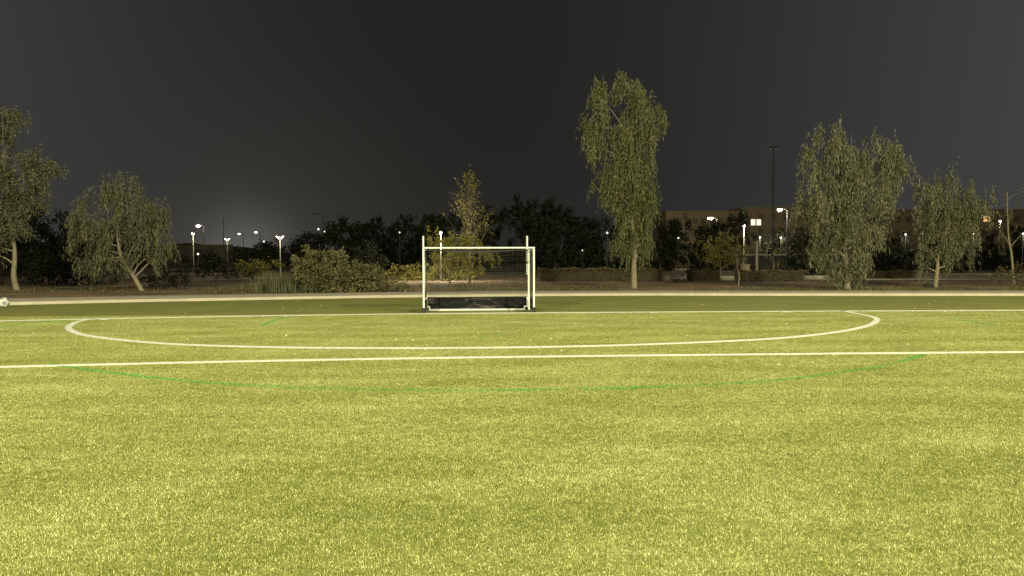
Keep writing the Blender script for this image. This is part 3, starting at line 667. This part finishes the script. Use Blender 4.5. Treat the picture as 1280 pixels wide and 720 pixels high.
# ------------------------------------------------------------------ lamps, masts
def point(p, watts, colour, size=.15):
    d = bpy.data.lights.new('lamp_light', 'POINT'); d.energy = watts; d.color = colour; d.shadow_soft_size = size
    o = bpy.data.objects.new('lamp_light', d); COL.objects.link(o); o.location = p
def disc(mb, c, r, h, n=12, mi=0, top=1.0):
    mb.tube([(c[0], c[1], c[2]-h/2), (c[0], c[1], c[2]+h/2)], [r, r*top], n, True, mi)
def lamp(kind, label, px, py, depth, m='lamp_white', size=.2, pole='pole', watts=0, group='lamps in the park', col=(1, .93, .7)):
    size *= .66
    h = at(px, py, depth); T = thing('street_lamp' if kind == 'arm' else 'park_lamp', label, 'lamp', (h[0], h[1], 0), group)
    x, y, z = h
    if kind == 'post':                       # a flat hat over a glowing bowl
        MB().tube([(x, y, 0), (x, y, z-.12)], [.075, .05], 8).build('pole', M[pole], T)
        mb = MB(); mb.tube([(x, y, z-.12), (x, y, z-.05), (x, y, z+.07), (x, y, z+.10)], [.06, size*.7, size, size*.6], 10); mb.build('lamp_head', M[m], T)
        mb = MB(); disc(mb, (x, y, z+.15), size*1.5, .05, 12, 0, .5); mb.build('cap', M[pole], T)
    elif kind == 'twin':                     # two heads in a V on a slender pole
        MB().tube([(x, y, 0), (x, y, z-.25)], [.07, .05], 8).build('pole', M[pole], T)
        for s in (-1, 1):
            o = MB().tube([(x, y, z-.27), (x+s*.32, y, z+.02)], .03, 6).build('arm', M[pole], T)
            MB().tube([(x+s*.12, y, z-.06), (x+s*.25, y, z+.08), (x+s*.40, y, z+.13)], [.10, size, size*.5], 8).build('lamp_head', M[m], T)
    elif kind == 'arm':                      # tall street light, arm out to one side
        s = -1
        MB().tube([(x+1.1, y, 0), (x+1.1, y, z*.7), (x+1.1, y, z-.05)], [.10, .08, .06], 8).build('pole', M['dark_pole'], T)
        MB().tube([(x+1.1, y, z-.05), (x+.6, y, z+.16), (x, y, z+.2)], [.05, .045, .04], 6).build('arm', M['dark_pole'], T)
        MB().tube([(x-.45, y, z+.08), (x-.2, y, z), (x+.2, y, z), (x+.4, y, z+.08)], [.1, size, size, .1], 8).build('lamp_head', M[m], T)
    elif kind == 'globe':
        MB().tube([(x, y, 0), (x, y, z-.1)], [.06, .045], 8).build('pole', M['dark_pole'], T)
        MB().tube([(x, y, z-size), (x, y, z-size*.6), (x, y, z), (x, y, z+size*.6), (x, y, z+size)], [.05, size*.8, size, size*.8, .04], 10).build('lamp_head', M[m], T)
    if watts: point((x, y-.9, z-.25 if kind != 'arm' else z-.4), watts, col)
    return T
GL = 'lamps in the park'
lamp('arm', 'bright yellowish street light above and right of the leftmost park lamp', 248, 282.5, 150, 'lamp_warm', .5, watts=600)
lamp('post', 'leftmost park lamp, yellowish, on a slim pale post beside the slanting weeping tree', 241.5, 292.5, 98, 'lamp_warm', .32, watts=500)
lamp('twin', 'park lamp with two heads on a pale post, left of the yellow bush', 284, 299.5, 112, 'lamp_white', .17, watts=160)
lamp('twin', 'park lamp with two heads on a pale post, beside the tall grass clump', 350, 297, 74, 'lamp_white', .12, watts=260)
lamp('arm', 'small distant street light between the two twin-headed lamps, the left one', 299, 292.5, 205, 'lamp_white', .36)
lamp('arm', 'distant street light with a visible arm, left of the twin lamp by tall grass', 320, 290.5, 190, 'lamp_white', .42)
lamp('globe', 'small low lamp on the dark slope under the distant street light with the arm', 330, 302, 136, 'lamp_white', .28)
lamp('globe', 'white globe lamp at the dark tree edge, left of the tall unlit street light', 398, 286.5, 150, 'lamp_white', .30)
lamp('globe', 'dimmer small globe lamp under the tall unlit street light', 405.5, 289.5, 148, 'lamp_dim', .24)
lamp('globe', 'tiny lamp in the dark tree above the yellow hedge', 499.5, 290.5, 92, 'lamp_dim', .14)
lamp('post', 'white park lamp shining behind the left half of the goal', 551, 291.5, 61, 'lamp_white', .16, watts=1700)
lamp('globe', 'low white lamp at the foot of the leftmost park lamp', 247.5, 317.5, 105, 'lamp_white', .22)
lamp('globe', 'small lamp left of the very tall tree, the upper of two', 759, 291, 92, 'lamp_dim', .20)
lamp('globe', 'tiny lamp left of the very tall tree, the lower of two', 728, 313, 92, 'lamp_dim', .12)
lamp('globe', 'small white lamp in the dark trees right of the very tall tree', 848, 297.5, 100, 'lamp_white', .16)
lamp('arm', 'bright yellow white street light in front of the left wing of the tan building', 888, 273, 128, 'lamp_warm', .36, watts=2000)
lamp('post', 'tall park lamp on a pale post behind the thin reddish young tree', 930, 283, 72, 'lamp_white', .19, watts=700)
lamp('post', 'park lamp with a white bowl just left of the floodlight mast', 950, 297, 122, 'lamp_white', .26, 'dark_pole', watts=500)
lamp('post', 'park lamp with a white bowl just right of the floodlight mast', 976, 297, 122, 'lamp_white', .26, 'dark_pole', watts=400)
lamp('arm', 'bright street light above right of the lit windows', 975, 262.5, 112, 'lamp_warm', .32, watts=2000)
lamp('globe', 'small white lamp between the broad and the forked weeping trees', 1132, 293, 84, 'lamp_white', .15, watts=150)
lamp('globe', 'dim small lamp at the left edge of the forked weeping tree', 1153, 292, 84, 'lamp_dim', .14)
lamp('globe', 'yellowish lamp shining through the right side of the forked weeping tree', 1217.5, 292.5, 84, 'lamp_warm', .17, watts=200)
lamp('globe', 'white lamp at the right picture edge', 1279, 292, 84, 'lamp_white', .18, watts=200)
lamp('globe', 'warm lamp right of the orange lantern on the tan building', 1250, 276.5, 130, 'lamp_warm', .30, watts=900)
lamp('globe', 'added dim globe standing in for a small reflection inside the broad weeping tree', 1108.5, 259.5, 120, 'lamp_dim', .14)  # a small reflection drawn as an added glowing globe on a pole
# tall unlit street light
h = at(404, 269, 132); T = thing('street_lamp', 'tall unlit street light with a bent arm against the sky', 'lamp', (h[0], h[1], 0))
MB().tube([(h[0], h[1], 0), (h[0], h[1], h[2])], [.13, .08], 8).build('pole', M['dark_pole'], T)
MB().tube([(h[0], h[1], h[2]), (h[0]-.5, h[1], h[2]+.2), (h[0]-.9, h[1], h[2]+.22)], .06, 6).build('arm', M['dark_pole'], T)
MB().box((h[0]-1.3, h[1], h[2]+.22), (.9, .3, .16)).build('lamp_head', M['dark_pole'], T, bevel=.04)
h = at(279, 272, 150); T = thing('street_lamp', 'thin bare dark pole rising behind the left twin-headed lamp', 'pole', (h[0], h[1], 0))
T.name = 'bare_pole'
MB().tube([(h[0], h[1], 0), (h[0], h[1], h[2])], [.12, .07], 8).build('pole', M['dark_pole'], T)
# floodlight mast
h = at(967, 185, 95); T = thing('floodlight_mast', 'tall dark unlit floodlight mast with a short crossbar on top', 'mast', (h[0], h[1], 0))
MB().tube([(h[0], h[1], 0), (h[0], h[1], h[2]*.5), (h[0], h[1], h[2])], [.17, .13, .09], 10).build('mast_pole', M['dark_pole'], T)
MB().box((h[0], h[1], h[2]), (1.2, .12, .12)).build('crossbar', M['dark_pole'], T)
for s in (-.42, 0, .42): MB().box((h[0]+s, h[1]-.16, h[2]+.03), (.34, .18, .3)).build('floodlight_head', M['dark_pole'], T, bevel=.03)

# ------------------------------------------------------------------ buildings, walls, hill
def wing(label, x0, x1, depth, ytop, cols, rows, lit=(), name='apartment_building', body=16.0):
    a = on_ground(x0, depth); b = on_ground(x1, depth); c = (a+b)/2; Lw = np.linalg.norm(b-a); h = at((x0+x1)/2, ytop, depth)[2]
    T = thing(name, label, 'building', c); T.rotation_euler = (0, 0, math.atan2(b[1]-a[1], b[0]-a[0]))
    def part(mb, nm, mt, par=T): 
        mb._off = np.zeros(3); return mb.build(nm, mt, par)
    part(MB().box((0, body/2, h/2), (Lw, body, h)), 'wall', M['render'])
    part(MB().box((0, body/2, h+.12), (Lw+.4, body+.4, .26)), 'roof_parapet', M['coping'] if False else M['render'])
    wm = fm = pm = None
    for j in range(rows):
        for i in range(cols):
            x = -Lw/2+Lw*(i+.5)/cols; z = h-2.2-j*3.3
            if z < 1: continue
            mb = MB()
            for dx, dz, sx, sz in ((0, .72, 1.34, .1), (0, -.72, 1.34, .1), (-.62, 0, .1, 1.34), (.62, 0, .1, 1.34)): mb.box((x+dx, -.03, z+dz), (sx, .12, sz))
            f = part(mb, 'window', M['wframe'])
            p = MB().box((x, -.012, z), (1.14, .05, 1.34)); p._off = np.zeros(3); p.build('pane', M['darkglass'], f)
    for (px, py) in lit:
        w = at(px, py, depth); loc = w-c; ang = T.rotation_euler[2]; x = loc[0]*math.cos(ang)+loc[1]*math.sin(ang); z = w[2]
        mb = MB()
        for dx, dz, sx, sz in ((0, .80, 1.35, .12), (0, -.80, 1.35, .12), (-.62, 0, .12, 1.5), (.62, 0, .12, 1.5)): mb.box((x+dx, -.09, z+dz), (sx, .16, sz))
        f = part(mb, 'window', M['wframe']); p = MB().box((x, -.06, z), (1.02, .06, 1.42)); p._off = np.zeros(3)
        q = p.build('pane', M['window_lit'], f); f['label'] = 'lit window'
    return T
wing('low dim tan building wing behind the dark trees, right of the very tall tree', 832, 926, 178, 265, 9, 2)
wing('tan flat-roofed building block with two lit windows side by side', 926.5, 1052, 176, 260, 8, 3, [(940.5, 278), (947.5, 278)], body=18)
wing('dim tan building behind the weeping trees at the right edge', 1060, 1330, 180, 263, 20, 3, body=18)
ln = at(1233.5, 273.5, 120); T = thing('wall_lantern', 'square orange lantern glowing right of the forked weeping tree', 'lamp', (ln[0], ln[1], 0))
MB().tube([(ln[0], ln[1], 0), (ln[0], ln[1], ln[2]-.45)], .06, 8).build('pole', M['dark_pole'], T)
MB().box(ln, (.8, .5, .85)).build('lamp_glass', M['lantern'], T, bevel=.05); MB().box((ln[0], ln[1], ln[2]+.48), (.95, .65, .1)).build('cap', M['dark_pole'], T)
def wallrun(name, label, pts, depth, ytop, m, cap=True, thick=.3):
    P = [on_ground(x, d) for x, d in zip(pts, depth)]; h = at(pts[0], ytop, depth[0])[2]; c = sum(P)/len(P); T = thing(name, label, 'wall', c)
    mb = MB(); mc = MB()
    for p, q in zip(P[:-1], P[1:]):
        mid = (p+q)/2; L_ = np.linalg.norm(q-p); a = math.atan2(q[1]-p[1], q[0]-p[0])
        mb.box((mid[0], mid[1], h/2), (L_, thick, h), rz=a); mc.box((mid[0], mid[1], h+.06), (L_, thick+.16, .12), rz=a)
    mb.build('wall_face', m, T)
    if cap: mc.build('coping', M['coping'], T)
    return T
wallrun('boundary_wall', 'long dark boundary wall with a pale coping behind the clipped hedges', (862, 1345), (112, 112), 319.3, M['darkwall'])
wallrun('low_wall', 'pale low wall seen through the hedge gap left of the broad weeping tree', (1002, 1036), (64, 64), 344.5, M['coping'], False)
wallrun('low_wall', 'pale low wall between the short square hedge and the long brown hedge', (900, 917), (63.5, 63.5), 345, M['coping'], False)
wallrun('garden_wall', 'dim brown wall on the slope behind the leftmost park lamp', (205, 292), (160, 160), 306, M['brownwall'], False)
gp = on_ground(944, 111); MB_ = MB(); hh = at(944, 303, 111)[2]
T = thing('gate_pillar', 'pale gate pillar rising from the dark boundary wall', 'pillar', gp)
MB().box((gp[0], gp[1]-.45, hh/2), (.32, .45, hh)).build('shaft', M['coping'], T, bevel=.02); MB().box((gp[0], gp[1]-.45, hh+.06), (.6, .6, .14)).build('cap', M['coping'], T)
ub = on_ground(931, 63); T = thing('utility_cabinet', 'small brown cabinet standing behind the long brown hedge by the park lamp', 'cabinet', ub); hh = at(931, 331, 63)[2]
MB().box((ub[0], ub[1], hh/2), (.72, .4, hh)).build('housing', M['wood'], T, bevel=.02); MB().box((ub[0], ub[1], hh+.03), (.8, .48, .06)).build('lid', M['wood'], T)
for s in (-.17, .17): MB().box((ub[0]+s, ub[1]-.21, hh/2+.05), (.31, .02, hh*.8)).build('door', M['wood'], T)
# dark hill behind the left lamps
mb = MB(); v = []; NXh, NYh = 80, 10
for j in range(NYh+1):
    for i in range(NXh+1):
        px = -300+i*(760/NXh); d = 215+j*14; p = on_ground(px, d)
        prof = max(0, math.sin(math.pi*min(1, max(0, (px+300)/760))))**.5
        hgt = (8.4+.9*math.sin(px*.03)+.5*math.sin(px*.083+1))*prof*math.sin(math.pi*min(1, j/NYh*.9+.04))**.8
        v.append((p[0], p[1], hgt-.2))
mb.add(v, [(j*(NXh+1)+i, j*(NXh+1)+i+1, (j+1)*(NXh+1)+i+1, (j+1)*(NXh+1)+i) for j in range(NYh) for i in range(NXh)])
tag(mb.build('hill', simple('scrub', (.06, .055, .035), .95, .3, .3), smooth=True), 'low dark hill behind the street lights on the left', kind='structure')
